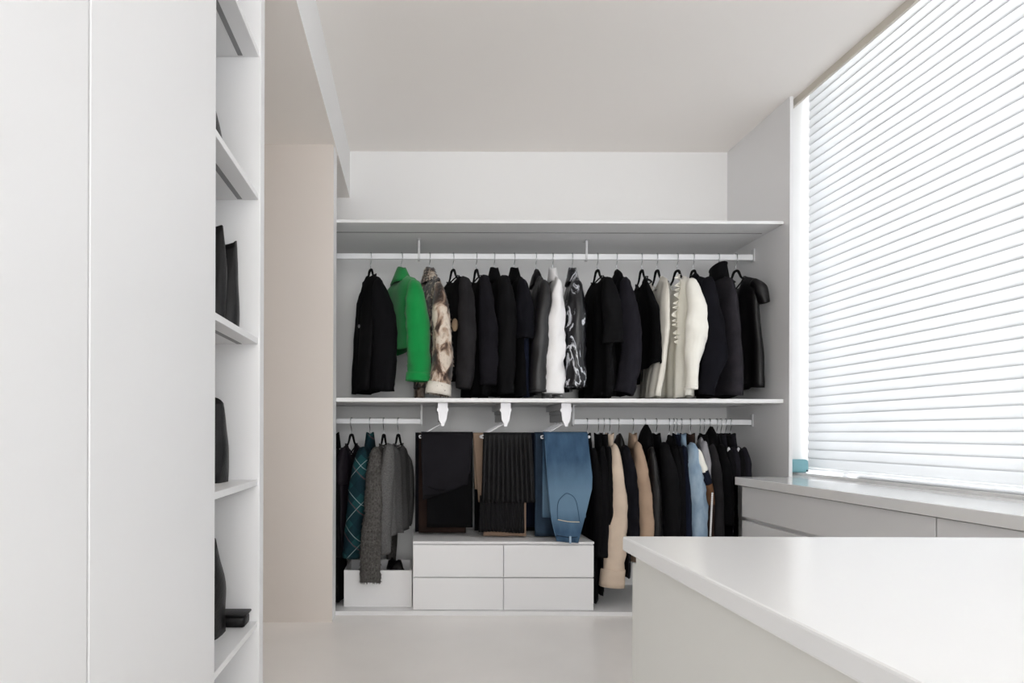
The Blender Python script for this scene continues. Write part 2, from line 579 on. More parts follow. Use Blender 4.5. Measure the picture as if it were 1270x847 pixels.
def rail(x0, x1, R, brackets, label, end_plate):
    r = empty('clothes_rail', ((x0 + x1) / 2, R['Y'], R['z'] - R['half']))
    tag(r, label, 'rail')
    cx = (x0 + x1) / 2
    h = R['half']
    bm = bmesh.new()
    bx(bm, x0 - cx, x1 - cx, -0.0065, 0.0065, 0, 2 * h, 0.003)
    link('bar', bm, M['alu'], r, smooth=False)
    for b in brackets:
        bm = bmesh.new()
        bx(bm, b - cx - 0.006, b - cx + 0.006, -0.012, -0.0068, -0.006, R['top'] - R['z'] + h - 0.001, 0.001)
        bx(bm, b - cx - 0.006, b - cx + 0.006, -0.012, 0.0112, -0.008, -0.0003, 0.001)
        bx(bm, b - cx - 0.010, b - cx + 0.010, -0.03, 0.03, R['top'] - R['z'] + h - 0.004, R['top'] - R['z'] + h - 0.0005, 0.001)
        link('hanging_bracket', bm, M['bracket'], r, smooth=False)
    if end_plate:
        bm = bmesh.new()
        bx(bm, x1 - cx, x1 - cx + 0.005, -0.016, 0.016, -0.008, 2 * h + 0.03, 0.001)
        link('end_plate', bm, M['bracket'], r, smooth=False)
    return r


def X_at(sx, Y):
    return (sx - CX) * Y / F


rail(-1.55, XP - 0.0055, UR, [X_at(519, 3.53), X_at(727, 3.53)], 'long white clothes rail under the upper shelf', True)
rail(-1.55, X_at(524, 3.55), LR, [X_at(524, 3.54) - 0.006], 'short white clothes rail at the lower left behind the partition', False)
rail(X_at(710, 3.55), XP - 0.0055, LR, [X_at(710, 3.54) + 0.006], 'white clothes rail at the lower right over the coats', True)

# ------------------------------------------------------------------ garments on hangers
HB = {}


def hanger_meshes():
    bm = bmesh.new()
    pts = [(0.0, 0.0, -0.075)]
    arc = []
    for k in range(11):
        a = math.radians(-70 + 25 * k)       # from under the front of the rail over the top
        arc.append((0.0 + 0.021 * math.cos(a), 0, 0.021 * math.sin(a) + 0.0005))
    return bm


def make_hanger(R):
    """a hanger in local axes: x along the shoulders, z up from the rail's centre"""
    h = R['half']
    bm = bmesh.new()
    # the hook's wire runs in the hanger's own plane, over the rail's thin top
    r = h + 0.0045
    pts = [(0, 0, -0.078), (0, 0, -0.055), (0.004, 0, -0.040), (0.0155, 0, -0.02), (0.0165, 0, 0.0), (0.0125, 0, r * 0.8), (0, 0, r + 0.001), (-0.0125, 0, r * 0.8), (-0.0155, 0, 0.0), (-0.0165, 0, -0.008)]
    wire(bm, pts, 0.0023, 7, 30)
    hook = bm
    fr = bmesh.new()
    for s in (-1, 1):
        p = [(0, 0, -0.078, 0.008, 0.007), (0.016 * s, 0, -0.080, 0.008, 0.007), (0.030 * s, 0, -0.094, 0.007, 0.007), (0.050 * s, 0, -0.124, 0.006, 0.006),
             (0.085 * s, 0, -0.145, 0.005, 0.006), (0.15 * s, 0, -0.168, 0.005, 0.006), (0.185 * s, 0, -0.186, 0.004, 0.005)]
        tube(fr, catmull(p, 16), ref=(0, 1, 0), seg=8)
    tube(fr, [(-0.18, 0, -0.185, 0.003, 0.003), (0.18, 0, -0.185, 0.003, 0.003)], ref=(0, 1, 0), seg=6)
    return hook, fr


def hanger(R, X, rz, of, group):
    key = R['z']
    t = empty('clothes_hanger', (X, R['Y'], R['z']), rz)
    tag(t, 'black hanger carrying the ' + of, 'hanger', group)
    if key not in HB:
        hk, fr = make_hanger(R)
        a = link('hook', hk, M['chrome'], t)
        tag(a, 'polished steel hook')
        b = link('hanger_frame', fr, M['velvet'], t)
        HB[key] = (a, b)
    else:
        for src in HB[key]:
            cp = src.copy()
            COL.objects.link(cp)
            cp.parent = t
    return t


def lerp(a, b, t):
    return a + (b - a) * t


def interp(tab, x):
    """piecewise linear through a list of (x, y) sorted by x"""
    if x <= tab[0][0]: return tab[0][1]
    for (x0, y0), (x1, y1) in zip(tab, tab[1:]):
        if x <= x1:
            return lerp(y0, y1, (x - x0) / max(1e-9, x1 - x0))
    return tab[-1][1]


def fur_tufts(src_bm_objs, m, parent, n, ln, seed):
    rnd = random.Random(seed)
    bm = bmesh.new()
    for me in src_bm_objs:
        polys = [p for p in me.polygons]
        tot = [p.area for p in polys]
        for p in rnd.choices(polys, weights=tot, k=n // len(src_bm_objs)):
            vs = [me.vertices[i].co for i in p.vertices]
            w = [rnd.random() + 0.05 for _ in vs]
            s = sum(w)
            c = Vector((0, 0, 0))
            for v, k in zip(vs, w):
                c += v * (k / s)
            nrm = p.normal.copy()
            d = (nrm * 0.75 + Vector((rnd.uniform(-.5, .5), rnd.uniform(-.5, .5), -0.8))).normalized()
            side = d.cross(nrm)
            if side.length < 1e-3:
                continue
            side.normalize()
            L = ln * rnd.uniform(0.6, 1.3)
            a = bm.verts.new(c - side * 0.0022)
            b = bm.verts.new(c + side * 0.0022)
            e = bm.verts.new(c + d * L + side * rnd.uniform(-.003, .003))
            bm.faces.new((a, b, e))
    return tag(link('fur', bm, m, parent), kind='stuff')


GSEED = [0]
HOOKS = {1.967: [459, 497, 532, 561, 590, 612, 637, 664, 685, 709, 740, 764, 795, 814, 839, 859, 890, 912],
         1.025: [416, 436, 459, 476, 494, 728, 742, 749, 756, 767, 785, 800, 814, 830, 835.5, 839.5, 845, 856, 868, 873, 880, 889, 894, 900, 906]}


def garment(name, label, cat, hx, tx, R, m, hem, group, a0=0.205, a1=0.225, b=0.034, neck='scoop', sleeve=None, far=True, lean=None, folds=4, amp=0.010,
            m_sleeve=None, m_collar=None, m_cuff=None, cuff=0, slant=0.0, short=None, ru=0.05, hood=(0.075, 0.045, 0.07), fur=None, far_len=None, hanger_of=None, drop=0.055, u_end=0.0, wrk=0.075):
    """a garment hanging on its own hanger. hx: picture x of the hook, tx: picture x of the near shoulder tip (they fix the turn of the hanger);
    sleeve: (x, y, half width) measured on the photograph for the near sleeve, turned into metres at the sleeve's own depth"""
    GSEED[0] += 1
    seed = GSEED[0] * 7.31
    rnd = random.Random(GSEED[0])
    Yh = R['Y']
    Xh = X_at(hx, Yh)
    # the turn of the hanger about its hook
    th = 0.0
    for _ in range(12):
        Yn = Yh - a0 * math.cos(th)
        th = math.asin(max(-0.95, min(0.95, (X_at(tx, Yn) - Xh) / a0)))
    rz = th - PI / 2
    # a garment is never thicker than the room its neighbours on the rail leave it
    gaps = [abs(h - hx) * Yh / F for h in HOOKS[R['z']] if abs(h - hx) > 0.1]
    room = min(gaps) * math.cos(th) / 2
    amp = min(amp, room * 0.25)
    b = min(b, max(0.004, room * 0.92 - amp * 1.1))
    st, ct = math.sin(th), math.cos(th)
    Yn = Yh - a0 * ct
    zh = at(tx, hem, Yn + 0.04).z
    hanger(R, Xh, rz, hanger_of or label, 'hangers on the ' + group[1])
    t = empty(name, (Xh, Yh, zh), rz)
    tag(t, label, cat, group[0])
    ZR = R['z'] - zh          # rail centre above the garment's base

    def near(sx, sy, u):
        """local (v, z) of a picture point on the plane at distance u along the shoulder axis"""
        v = 0.0
        for _ in range(8):
            Y = Yh - u * ct + v * st
            w = at(sx, sy, Y)
            v = (w.x - Xh - u * st) / ct
        return v, w.z - zh

    lean_t = None
    if lean:
        q = [near(x, y, a0) for x, y in lean]
        lean_t = sorted((z, v) for v, z in q)

    open_neck = {'scoop': 0.034, 'v': 0.075, 'strap': 0.07, 'collar': 0.02, 'hood': 0.02, 'high': 0.01}[neck]
    nw = {'scoop': 0.085, 'v': 0.085, 'strap': 0.10, 'collar': 0.07, 'hood': 0.075, 'high': 0.06}[neck]

    def ztop(u):
        au = abs(u)
        z = -0.116 - drop * max(0.0, (au - 0.05) / 0.15)
        if au > a0 * 0.86:
            z -= 0.03 * ((au - a0 * 0.86) / (a0 * 0.14)) ** 2
        if au < nw:
            z -= open_neck * math.cos(au / nw * PI / 2) ** 0.7
        return z + ZR

    nr, nc = 22, 22
    bm = bmesh.new()

    def P(i, j, sign):
        tt = i / (nr - 1)
        s = -1 + 2 * j / (nc - 1)
        s = math.copysign(abs(s) ** 0.9, s)
        aw = lerp(a0, a1, min(1, tt * 1.3)) - 0.012 * math.sin(PI * min(1, tt * 1.4))
        if not sleeve and neck == 'strap':
            aw = lerp(a0 * 0.72, a1, min(1, (tt / 0.35)) ** 1.5)
        u = s * aw
        z0 = ztop(s * a0)
        zb = 0.0 + slant * s + 0.006 * math.sin(s * 5 + seed)
        z = lerp(z0, zb, tt)
        thick = b * min(1.0, (tt / 0.16)) ** 0.55 * (1 + 0.25 * tt) * max(0.0, 1 - abs(s) ** 2.6) ** 0.5
        f = amp * (0.15 + tt ** 1.1) * math.sin(folds * s * PI * 0.9 + seed + 1.2 * tt) + 0.010 * tt * noise.noise((s * 2.1 + seed, tt * 2.3, sign * 0.7))
        wob = 0.004 * noise.noise((s * 6 + seed, tt * 9, sign))
        v = sign * (thick + wob) + f
        if lean_t:
            v += interp(lean_t, z) * (0.5 + 0.5 * s)
        return (u, v, z)
    grid = {}
    for i in range(nr):
        for j in range(nc):
            for sg in (1, -1):
                if i == 0 or j in (0, nc - 1):
                    if sg == -1:
                        grid[i, j, -1] = grid[i, j, 1]
                        continue
                    p1, p2 = P(i, j, 1), P(i, j, -1)
                    grid[i, j, 1] = bm.verts.new(tuple((x + y) / 2 for x, y in zip(p1, p2)))
                else:
                    grid[i, j, sg] = bm.verts.new(P(i, j, sg))
    for i in range(nr - 1):
        for j in range(nc - 1):
            for sg in (1, -1):
                q = [grid[i, j, sg], grid[i, j + 1, sg], grid[i + 1, j + 1, sg], grid[i + 1, j, sg]]
                q2 = []
                for v in q:
                    if v not in q2:
                        q2.append(v)
                if len(q2) > 2:
                    try:
                        bm.faces.new(q2)
                    except ValueError:
                        pass
    body = link('body', bm, m, t, solid=0.0025)
    parts = [body.data]
    ms = m_sleeve or m
    if sleeve:
        pts = []
        zt = ztop(a0 * 0.8)
        pts.append((a0 * 0.74, 0.0, zt - 0.040, 0.018, 0.022))
        n = len(sleeve)
        for k, (sx, sy, w) in enumerate(sleeve):
            u = (a0 + 0.006 + u_end * k / (n - 1)) if k else a0 - 0.01
            v, z = near(sx, sy, u)
            Y = Yh - u * ct
            rv = w * Y / F / max(0.6, ct)
            pts.append((u, v, z, rv * (0.76 if k == 0 else 1.0), min(ru, rv * 1.6) * (0.76 if k == 0 else 1.0)))
        q = catmull(pts, 30)
        sb = bmesh.new()
        tube(sb, q, ref=(0, 1, 0), seg=20, end='hollow', wr=wrk, seed=seed)
        so = link('sleeve', sb, ms, t)
        parts.append(so.data)
        if cuff:
            cb = bmesh.new()
            tail = [p for p in q if p[2] <= q[-1][2] + cuff * 1.05][-4:]
            e = [(p[0], p[1], p[2], p[3] * 1.10, p[4] * 1.10) for p in tail]
            l = e[-1]
            e[-1] = (l[0], l[1], l[2] - 0.004, l[3], l[4])
            tube(cb, e, ref=(0, 1, 0), seg=16, end='hollow', wr=0.03, seed=seed)
            link('cuff', cb, m_cuff or ms, t)
        if far:
            zs, ze = q[4][2], q[-1][2]
            if far_len:
                ze = zs - far_len
            r2 = max(0.008, min(0.036, room * 0.85))
            fp = [(-a0 * 0.74, 0, zt - 0.04, 0.018, 0.02), (-a0 + 0.008, 0, ztop(a0) - 0.045, r2 * .9, 0.04), (-a0 - 0.012, 0.002, lerp(zs, ze, .35), r2, 0.045),
                  (-a0 - 0.006, 0.006, lerp(zs, ze, .7), r2 * .95, 0.042), (-a0 + 0.008, 0.0, ze, r2 * .85, 0.038)]
            sb = bmesh.new()
            tube(sb, catmull(fp, 14), ref=(0, 1, 0), seg=12, end='hollow', wr=0.04, seed=seed + 3)
            fo = link('sleeve', sb, ms, t)
    mc = m_collar or m
    if neck in ('collar', 'high'):
        hgt = 0.072 if neck == 'collar' else 0.085
        cb = bmesh.new()
        rings = []
        lv = 0.0
        for k in range(6):
            f = k / 5
            z = ZR - 0.155 + f * hgt * 1.3
            ru_, rv_ = (lerp(0.088, 0.062, f), lerp(b * 1.05, 0.03, f)) if neck == 'high' else (lerp(0.098, 0.040, f), lerp(b * 1.08, 0.021, f))
            if k == 5 and neck == 'high':
                ru_, rv_ = ru_ + 0.008, rv_ + 0.008
                z -= 0.012
            ring = [cb.verts.new((ru_ * math.cos(2 * PI * j / 18), rv_ * math.sin(2 * PI * j / 18), z + (0.018 * math.cos(2 * PI * j / 18) if neck == 'high' else -0.012 * f * math.cos(2 * PI * j / 18) ** 2)))
                    for j in range(18)]
            rings.append(ring)
        for r0, r1 in zip(rings, rings[1:]):
            for j in range(18):
                cb.faces.new((r0[j], r0[(j + 1) % 18], r1[(j + 1) % 18], r1[j]))
        co = link('collar', cb, mc, t, solid=0.004)
        parts.append(co.data)
    if neck == 'hood':
        hu, hv, hh = hood
        cb = bmesh.new()
        rings = []
        for k in range(10):
            f = k / 9
            z = ZR - 0.175 + (0.06 + hh) * f
            w = max(0.06, 1 - f ** 2.0) ** 0.62
            sh = 0.028 * f
            ring = []
            for j in range(18):
                an = 2 * PI * j / 18
                rr = 1 + 0.10 * noise.noise((math.cos(an) * 1.5 + seed, math.sin(an) * 1.5, f * 3))
                ring.append(cb.verts.new((hu * w * rr * math.cos(an) + sh, hv * w * rr * math.sin(an), z)))
            rings.append(ring)
        for r0, r1 in zip(rings, rings[1:]):
            for j in range(18):
                cb.faces.new((r0[j], r0[(j + 1) % 18], r1[(j + 1) % 18], r1[j]))
        co = link('hood', cb, mc, t, solid=0.004)
        parts.append(co.data)
    if neck in ('scoop', 'v', 'strap'):
        cb = bmesh.new()
        for sg in (1, -1):
            pts = []
            for k in range(11):
                u = -nw + 2 * nw * k / 10
                pts.append((u, sg * (0.004 + 0.012 * math.cos(u / nw * PI / 2)), ztop(u) + 0.001))
            wire(cb, pts, 0.004, 6)
        link('neckband', cb, mc, t)
    if fur:
        fur_tufts(parts, fur[0], t, fur[1], fur[2], GSEED[0])
    return t, near, dict(a0=a0, ZR=ZR, ztop=ztop, Xh=Xh, Yh=Yh, th=th, zh=zh)


def blob(name, parent, loc, r, m, squash=(1, 1, 1)):
    bm = bmesh.new()
    bmesh.ops.create_uvsphere(bm, u_segments=12, v_segments=8, radius=r)
    for v in bm.verts:
        v.co = Vector((v.co.x * squash[0], v.co.y * squash[1], v.co.z * squash[2])) + Vector(loc)
    return link(name, bm, m, parent)


GU = ('clothes on the long upper rail', 'long upper rail')
GL = ('clothes on the lower left rail', 'lower left rail')
GR = ('coats and tops on the lower right rail', 'lower right rail')


def build_upper():
    t, near, g = garment('jacket', 'black wool jacket with one button, leftmost on the upper rail', 'jacket', 459, 474, UR, M['black'], 484, GU, a0=0.21, a1=0.27, b=0.045, far=False,
                         neck='scoop', sleeve=[(470, 356, 10), (476, 390, 13), (478, 430, 13), (477, 465, 12), (477, 485, 12)], lean=[(474, 345), (472, 484)])
    fb = bmesh.new()
    rows = []
    for k in range(12):
        f = k / 11
        z = lerp(g['ZR'] - 0.16, -0.012, f)
        row = []
        for q in range(6):
            e = q / 5
            u = lerp(0.02 + 0.05 * f, 0.20, e)
            v = -0.056 - 0.018 * f - 0.022 * math.sin(PI * e) * (0.4 + f) - 0.03 * (1 - e) * f + 0.022 * e * (1 - f)
            row.append(fb.verts.new((u, v, z + 0.012 * e)))
        rows.append(row)
    for r0, r1 in zip(rows, rows[1:]):
        for q in range(5):
            fb.faces.new((r0[q], r0[q + 1], r1[q + 1], r1[q]))
    link('front_panel', fb, M['black2'], t, solid=0.004)
    z = lerp(g['ZR'] - 0.16, 0, 0.42)
    blob('button', t, (0.085, -0.094, z), 0.011, mat('grey_horn', (120, 118, 122), 0.3), (1, .5, 1))
    lb = bmesh.new()
    tube(lb, catmull([(0.0, -0.02, g['ZR'] - 0.125, .010, .02), (0.03, -0.052, g['ZR'] - 0.20, .012, .03), (0.075, -0.082, g['ZR'] - 0.32, .004, .006)], 9), seg=10)
    link('lapel', lb, M['black'], t)
    garment('jacket', 'cropped bright green wool jacket with turned up cuffs', 'jacket', 497, 517, UR, M['green'], 431, GU, a0=0.205, a1=0.235, b=0.05,
            neck='collar', sleeve=[(514, 356, 11), (516, 385, 13), (519, 420, 14), (520, 450, 14), (519.5, 472, 14)], cuff=0.045, amp=0.006, folds=2)
    garment('jacket', 'cream and brown cowhide fur jacket beside the green jacket', 'jacket', 532, 546, UR, M['cow_dark'], 478, GU, a0=0.205, a1=0.22, b=0.04,
            neck='collar', sleeve=[(545, 362, 8), (547, 390, 10), (549, 430, 11), (548, 460, 12), (543, 488.5, 15)], cuff=0.075, m_cuff=M['cream_fur'], m_sleeve=M['cow'], m_collar=M['cow_dark'],
            fur=(M['cow'], 5200, 0.014))
    t, near, g = garment('coat', 'charcoal wool coat with tan patch behind the cowhide jacket', 'coat', 561, 578, UR, M['black2'], 470, GU, b=0.042, neck='scoop', m_sleeve=M['char'],
                         sleeve=[(576, 352, 9), (579, 385, 11), (579, 430, 11), (577, 465, 10.5), (575, 482, 9)], a1=0.215)
    v, z = near(565, 403, 0.20)
    blob('elbow_patch', t, (0.20, v - 0.004, z), 0.036, M['patch'], (0.35, 0.5, 1.0))
    garment('sweater', 'black ribbed knit sweater, fifth garment on the upper rail', 'sweater', 590, 603, UR, M['blackest'], 490, GU, b=0.04, m_sleeve=M['knit'],
            sleeve=[(601, 350, 8), (604, 385, 10), (606, 425, 11.5), (606, 455, 12), (605, 477, 9.5)], cuff=0.03)
    garment('sweater', 'black jumper between the ribbed knit sweater and the navy shirt', 'sweater', 612, 627, UR, M['black2'], 488, GU, b=0.042, neck='collar',
            sleeve=[(625, 350, 9), (629, 385, 11.5), (629, 430, 11), (628, 465, 10.5), (628, 489, 9.5)])
    t, near, g = garment('shirt', 'navy short sleeved shirt over a long dark slip', 'shirt', 637, 650, UR, M['blackest'], 491, GU, b=0.036, neck='collar', m_sleeve=M['navy'],
                         sleeve=[(648, 355, 8), (651, 380, 10), (652, 405, 10.5), (651, 420, 10.5)], far_len=0.2, a1=0.22)
    sb = bmesh.new()
    p = [near(652, 420, 0.19), near(652, 450, 0.19), near(653, 493, 0.19)]
    tube(sb, catmull([(0.19, v, z, 0.016, 0.03) for v, z in p], 8), seg=12, end='hollow', wr=0.05)
    link('slip_panel', sb, M['navy2'], t)
    garment('jacket', 'glossy black hooded nylon jacket beside the white shirt', 'jacket', 664, 674, UR, M['shiny'], 484, GU, b=0.04, neck='hood', hood=(0.08, 0.035, 0.035), m_collar=M['leather'],
            sleeve=[(675, 356, 8), (674, 385, 10), (670, 425, 11), (667, 462, 11), (667, 486, 11)], m_sleeve=M['shiny'], cuff=0.02)
    t, near, g = garment('shirt', 'crisp white button shirt among the black clothes', 'shirt', 685, 693, UR, M['white_c'], 490, GU, b=0.03, neck='collar',
                         sleeve=[(692, 356, 7), (690, 385, 10), (688, 425, 12), (687, 460, 13), (686, 488, 12)], a1=0.205, wrk=0.13)
    garment('jacket', 'black jacket splashed with glossy white brush strokes', 'jacket', 709, 718, UR, M['splash'], 480, GU, b=0.036, neck='collar', m_collar=M['splash'],
            sleeve=[(715, 356, 9), (715, 385, 11), (714, 425, 12), (714, 455, 12), (714, 480, 13)], m_sleeve=M['splash'], far=False)
    garment('t_shirt', 'black tee with wide short sleeve beside the brush stroke jacket', 't-shirt', 740, 757, UR, M['black2'], 492, GU, b=0.04,
            sleeve=[(754, 352, 9), (758, 375, 11), (760, 400, 12.5), (761, 426, 14)], m_sleeve=M['black2'], far_len=0.25, a1=0.235)
    garment('sweater', 'charcoal long sleeved sweatshirt with hood beside the black tee', 'sweater', 764, 779, UR, M['black'], 488, GU, b=0.042, neck='hood', hood=(0.08, 0.036, 0.03),
            sleeve=[(776, 354, 9), (780, 390, 12), (783, 430, 13), (779, 465, 13), (773, 488, 12)], m_sleeve=M['char2'])
    garment('vest', 'black sleeveless top with slanted hem next to the ivory blouse', 'vest', 795, 808, UR, M['blackest'], 462, GU, b=0.036, neck='strap', a0=0.19, a1=0.235, slant=0.055,
            lean=[(806, 340), (813, 375), (816, 420), (815, 460)])
    garment('blouse', 'ivory silk blouse hanging behind the white ruffled blouse', 'blouse', 814, 830, UR, M['ivory'], 492, GU, b=0.046, neck='v', folds=7, amp=0.014, lean=[(829, 345), (828, 400), (822, 440), (812, 492)])
    t, near, g = garment('blouse', 'bright white ruffled blouse with wide batwing sleeve', 'blouse', 839, 862, UR, M['offwhite'], 492, GU, b=0.046, neck='v', folds=5, amp=0.012, a1=0.225,
                         sleeve=[(858, 352, 9), (863, 373, 10), (868, 400, 18), (863, 422, 13), (860, 436, 11), (858, 462, 7), (857, 482, 6.5)], ru=0.04, cuff=0.02, wrk=0.05, lean=[(858, 345), (858, 400), (855, 492)])
    # ruffle running down the front opening
    rb = bmesh.new()
    prev = None
    for k in range(90):
        f = k / 89
        z = g['ZR'] - 0.13 - f * 0.38
        yy = -0.040 - 0.010 * math.sin(f * 3)
        x0 = 0.10 + 0.012 * math.sin(f * 7)
        wv = math.sin(k * 0.83 + 1.5 * math.sin(k * 0.31)) * 0.013
        cur = [rb.verts.new((x0, yy + 0.008, z)), rb.verts.new((x0 + 0.012 + wv * .3, yy - 0.010 + wv * .6, z)), rb.verts.new((x0 + 0.028 + wv, yy - 0.020 + wv, z))]
        if prev:
            for q in range(2):
                rb.faces.new((prev[q], prev[q + 1], cur[q + 1], cur[q]))
        prev = cur
    link('ruffle', rb, M['offwhite'], t, solid=0.002)
    garment('blouse', 'charcoal navy blouse with full sleeve right of the white blouse', 'blouse', 859, 879, UR, M['navy'], 489, GU, b=0.04, neck='hood', hood=(0.07, 0.032, 0.018), m_sleeve=M['navy'],
            sleeve=[(877, 352, 9), (882, 385, 12), (887, 425, 13), (886, 445, 14), (879, 470, 10), (876, 490, 9)])
    garment('vest', 'charcoal felt vest with tall stand collar on the upper rail', 'vest', 890, 913, UR, M['chargrey'], 491, GU, b=0.055, neck='high', m_collar=M['black'], a0=0.20, a1=0.235,
            lean=[(911, 345), (916, 400), (915, 491)], amp=0.004, folds=2)
    garment('top', 'black leather top with folded cap sleeve at the right end', 'top', 912, 940, UR, M['leather'], 480, GU, b=0.036, neck='v', a0=0.205, a1=0.215,
            sleeve=[(936, 350, 6), (942, 356, 7), (946, 365, 7.5), (948, 376, 5.5)], far_len=0.1, ru=0.028, lean=[(940, 345), (943, 385), (947, 430), (947, 480)])


def build_lower_left():
    garment('coat', 'long black coat at the far left, half hidden behind the partition', 'coat', 416, 411, LR, M['blackest'], 743, GL, b=0.03, neck='collar',
            sleeve=[(412, 566, 6), (414, 600, 7), (415, 650, 7), (416, 690, 7)], lean=[(411, 560), (417, 650), (419, 743)])
    garment('dress', 'long plum black dress beside the partition', 'dress', 436, 421, LR, M['plum'], 690, GL, b=0.034, neck='v', a0=0.19, a1=0.2, sleeve=[(425, 562, 6), (424, 580, 7), (423, 600, 7)],
            far_len=0.1, lean=[(421, 560), (421, 650), (420, 690)], amp=0.006)
    garment('jacket', 'green tartan wool jacket on the lower left rail', 'jacket', 459, 448, LR, M['plaid'], 655, GL, b=0.036, neck='collar',
            sleeve=[(449, 562, 8), (445, 590, 10), (441, 630, 11), (438, 665, 11), (437, 690, 11)], cuff=0.04)
    garment('cardigan', 'shaggy grey cardigan with long sleeve hanging over the white box', 'cardigan', 476, 465, LR, M['shag'], 690, GL, b=0.034, neck='scoop',
            sleeve=[(466, 560, 8), (464, 595, 10), (462, 640, 11.5), (459.5, 690, 13), (459, 722, 13.5)], u_end=0.08, ru=0.030, fur=(M['shag'], 9000, 0.012))
    garment('sweater', 'fine grey melange sweater nearest the trouser racks', 'sweater', 494, 481, LR, M['greyknit'], 664, GL, far_len=0.45, b=0.04, neck='scoop', a1=0.215,
            sleeve=[(483, 558, 8), (479, 595, 9.5), (476, 640, 9.5), (475, 686, 10)], amp=0.012)


def build_lower_right():
    th = 0.016
    garment('coat', 'long black coat hanging behind the faded jeans', 'coat', 728, 739, LR, M['blackest'], 744, GR, b=0.02, neck='collar', far_len=0.4, sleeve=[(737, 562, 5), (740, 600, 5.5), (741, 650, 5.5), (742, 690, 5)])
    garment('coat', 'black coat with narrow lapel, second on the lower right rail', 'coat', 742, 748, LR, M['black'], 735, GR, b=th, neck='collar', sleeve=[(747, 560, 5), (749, 600, 5.5), (749, 650, 6), (748, 690, 6)])
    garment('jacket', 'black jacket pressed against the beige trench coat', 'jacket', 749, 756, LR, M['black2'], 700, GR, b=th, neck='collar', sleeve=[(755, 560, 4.5), (757, 600, 5), (757, 650, 5)])
    garment('trench_coat', 'light beige trench coat with wide cuff on the lower right rail', 'coat', 756, 764, LR, M['beige'], 700, GR, b=0.018, neck='collar',
            sleeve=[(762, 558, 6), (765, 590, 8.5), (766, 630, 11.5), (762, 680, 13), (759, 726, 14)], cuff=0.09, a1=0.21)
    garment('jacket', 'black padded jacket with glossy hood between the beige coats', 'jacket', 767, 780, LR, M['char2'], 716, GR, b=0.022, neck='hood', hood=(0.075, 0.03, 0.05), m_collar=M['leather'],
            sleeve=[(776, 560, 6), (781, 590, 8), (783, 630, 9), (784, 680, 9)], m_sleeve=M['navy'])
    garment('coat', 'taupe wool coat with full sleeve behind the island', 'coat', 785, 796, LR, M['tan'], 700, GR, b=0.022, neck='collar',
            sleeve=[(791, 554, 6), (795, 582, 8), (799, 612, 9), (801, 645, 9.5), (801, 685, 9)])
    garment('jacket', 'black leather hooded jacket with tall peaked hood', 'jacket', 800, 811, LR, M['blackest'], 690, GR, b=0.024, neck='hood', hood=(0.10, 0.044, 0.10), m_collar=M['blackest'],
            sleeve=[(808, 562, 6), (811, 595, 7), (813, 640, 8), (814, 680, 8)], m_sleeve=M['leather'])
    t, near, g = garment('coat', 'wide charcoal black coat right of the peaked hood', 'coat', 814, 828, LR, M['black'], 700, GR, b=0.03, neck='collar',
                         sleeve=[(824, 556, 7), (830, 590, 10), (833, 630, 11), (834, 680, 11)], m_sleeve=M['black2'])
    garment('hoodie', 'black cotton hoodie with rounded hood beside the wide coat', 'hoodie', 830, 839, LR, M['blackest'], 680, GR, b=0.014, neck='hood', hood=(0.08, 0.026, 0.04),
            sleeve=[(837, 560, 5), (840, 590, 5), (842, 640, 5.5), (842, 680, 5)])
    garment('sweatshirt', 'black sweatshirt squeezed between hoodie and navy shirt', 'sweatshirt', 835.5, 844, LR, M['black'], 680, GR, b=0.012, sleeve=[(843, 558, 4), (846, 590, 4), (847, 640, 4.5), (847, 680, 4)])
    garment('shirt', 'dark navy shirt just left of the pale denim jacket', 'shirt', 839.5, 849, LR, M['navy2'], 690, GR, b=0.012, neck='collar', sleeve=[(848, 558, 4.5), (851, 590, 4.5), (853, 640, 5), (853, 680, 5)])
    garment('denim_jacket', 'pale blue denim jacket with puffed shoulder seam', 'jacket', 845, 858, LR, M['denim'], 690, GR, b=0.016, neck='collar',
            sleeve=[(857, 556, 6.5), (861, 578, 10), (864, 610, 11), (866, 650, 11), (867, 690, 11)], wrk=0.14)
    t, near, g = garment('sweater', 'sweater with white, navy and brown banded sleeve and white cord', 'sweater', 856, 868, LR, M['brown'], 680, GR, a0=0.225, b=0.012, neck='collar', m_collar=M['brown'],
                         sleeve=[(866, 562, 4.5), (871, 578, 4.5), (873, 585, 4.5)], m_sleeve=M['offwhite'], far=False)
    for nm, mm, pp in (('sleeve_band', M['navy2'], [(873, 584, 5), (876, 592, 5), (878, 601, 5)]), ('sleeve_band', fab('rust_brown_knit', (94, 66, 46)), [(878, 600, 5), (880, 612, 5), (881.5, 626, 4.5)]),
                       ('sleeve_band', M['brown'], [(881.5, 625, 4.5), (881, 645, 4.5), (880, 690, 4.5)])):
        sb = bmesh.new()
        q = []
        for (x, y, w) in pp:
            v, z = near(x, y, 0.231)
            q.append((0.231, v, z, w * 0.0044, 0.03))
        tube(sb, catmull(q, 6), seg=14)
        link(nm, sb, mm, t)
    cb = bmesh.new()
    for k in range(22):
        f = k / 21
        v, z = near(lerp(883.5, 881, f), lerp(612, 664, f), 0.262)
        bmesh.ops.create_uvsphere(cb, u_segments=8, v_segments=6, radius=0.0056, matrix=Matrix.Translation((0.262, v, z)))
    tag(link('cord', cb, M['white_c'], t), 'white plaited cord')
    garment('fleece', 'light grey fleece behind the banded sweater', 'fleece', 868, 877, LR, M['lightgrey'], 640, GR, a0=0.185, b=0.014, neck='hood', hood=(0.07, 0.024, 0.03), sleeve=[(873, 554, 6), (876, 575, 5.5), (878, 600, 4), (878, 640, 3)])
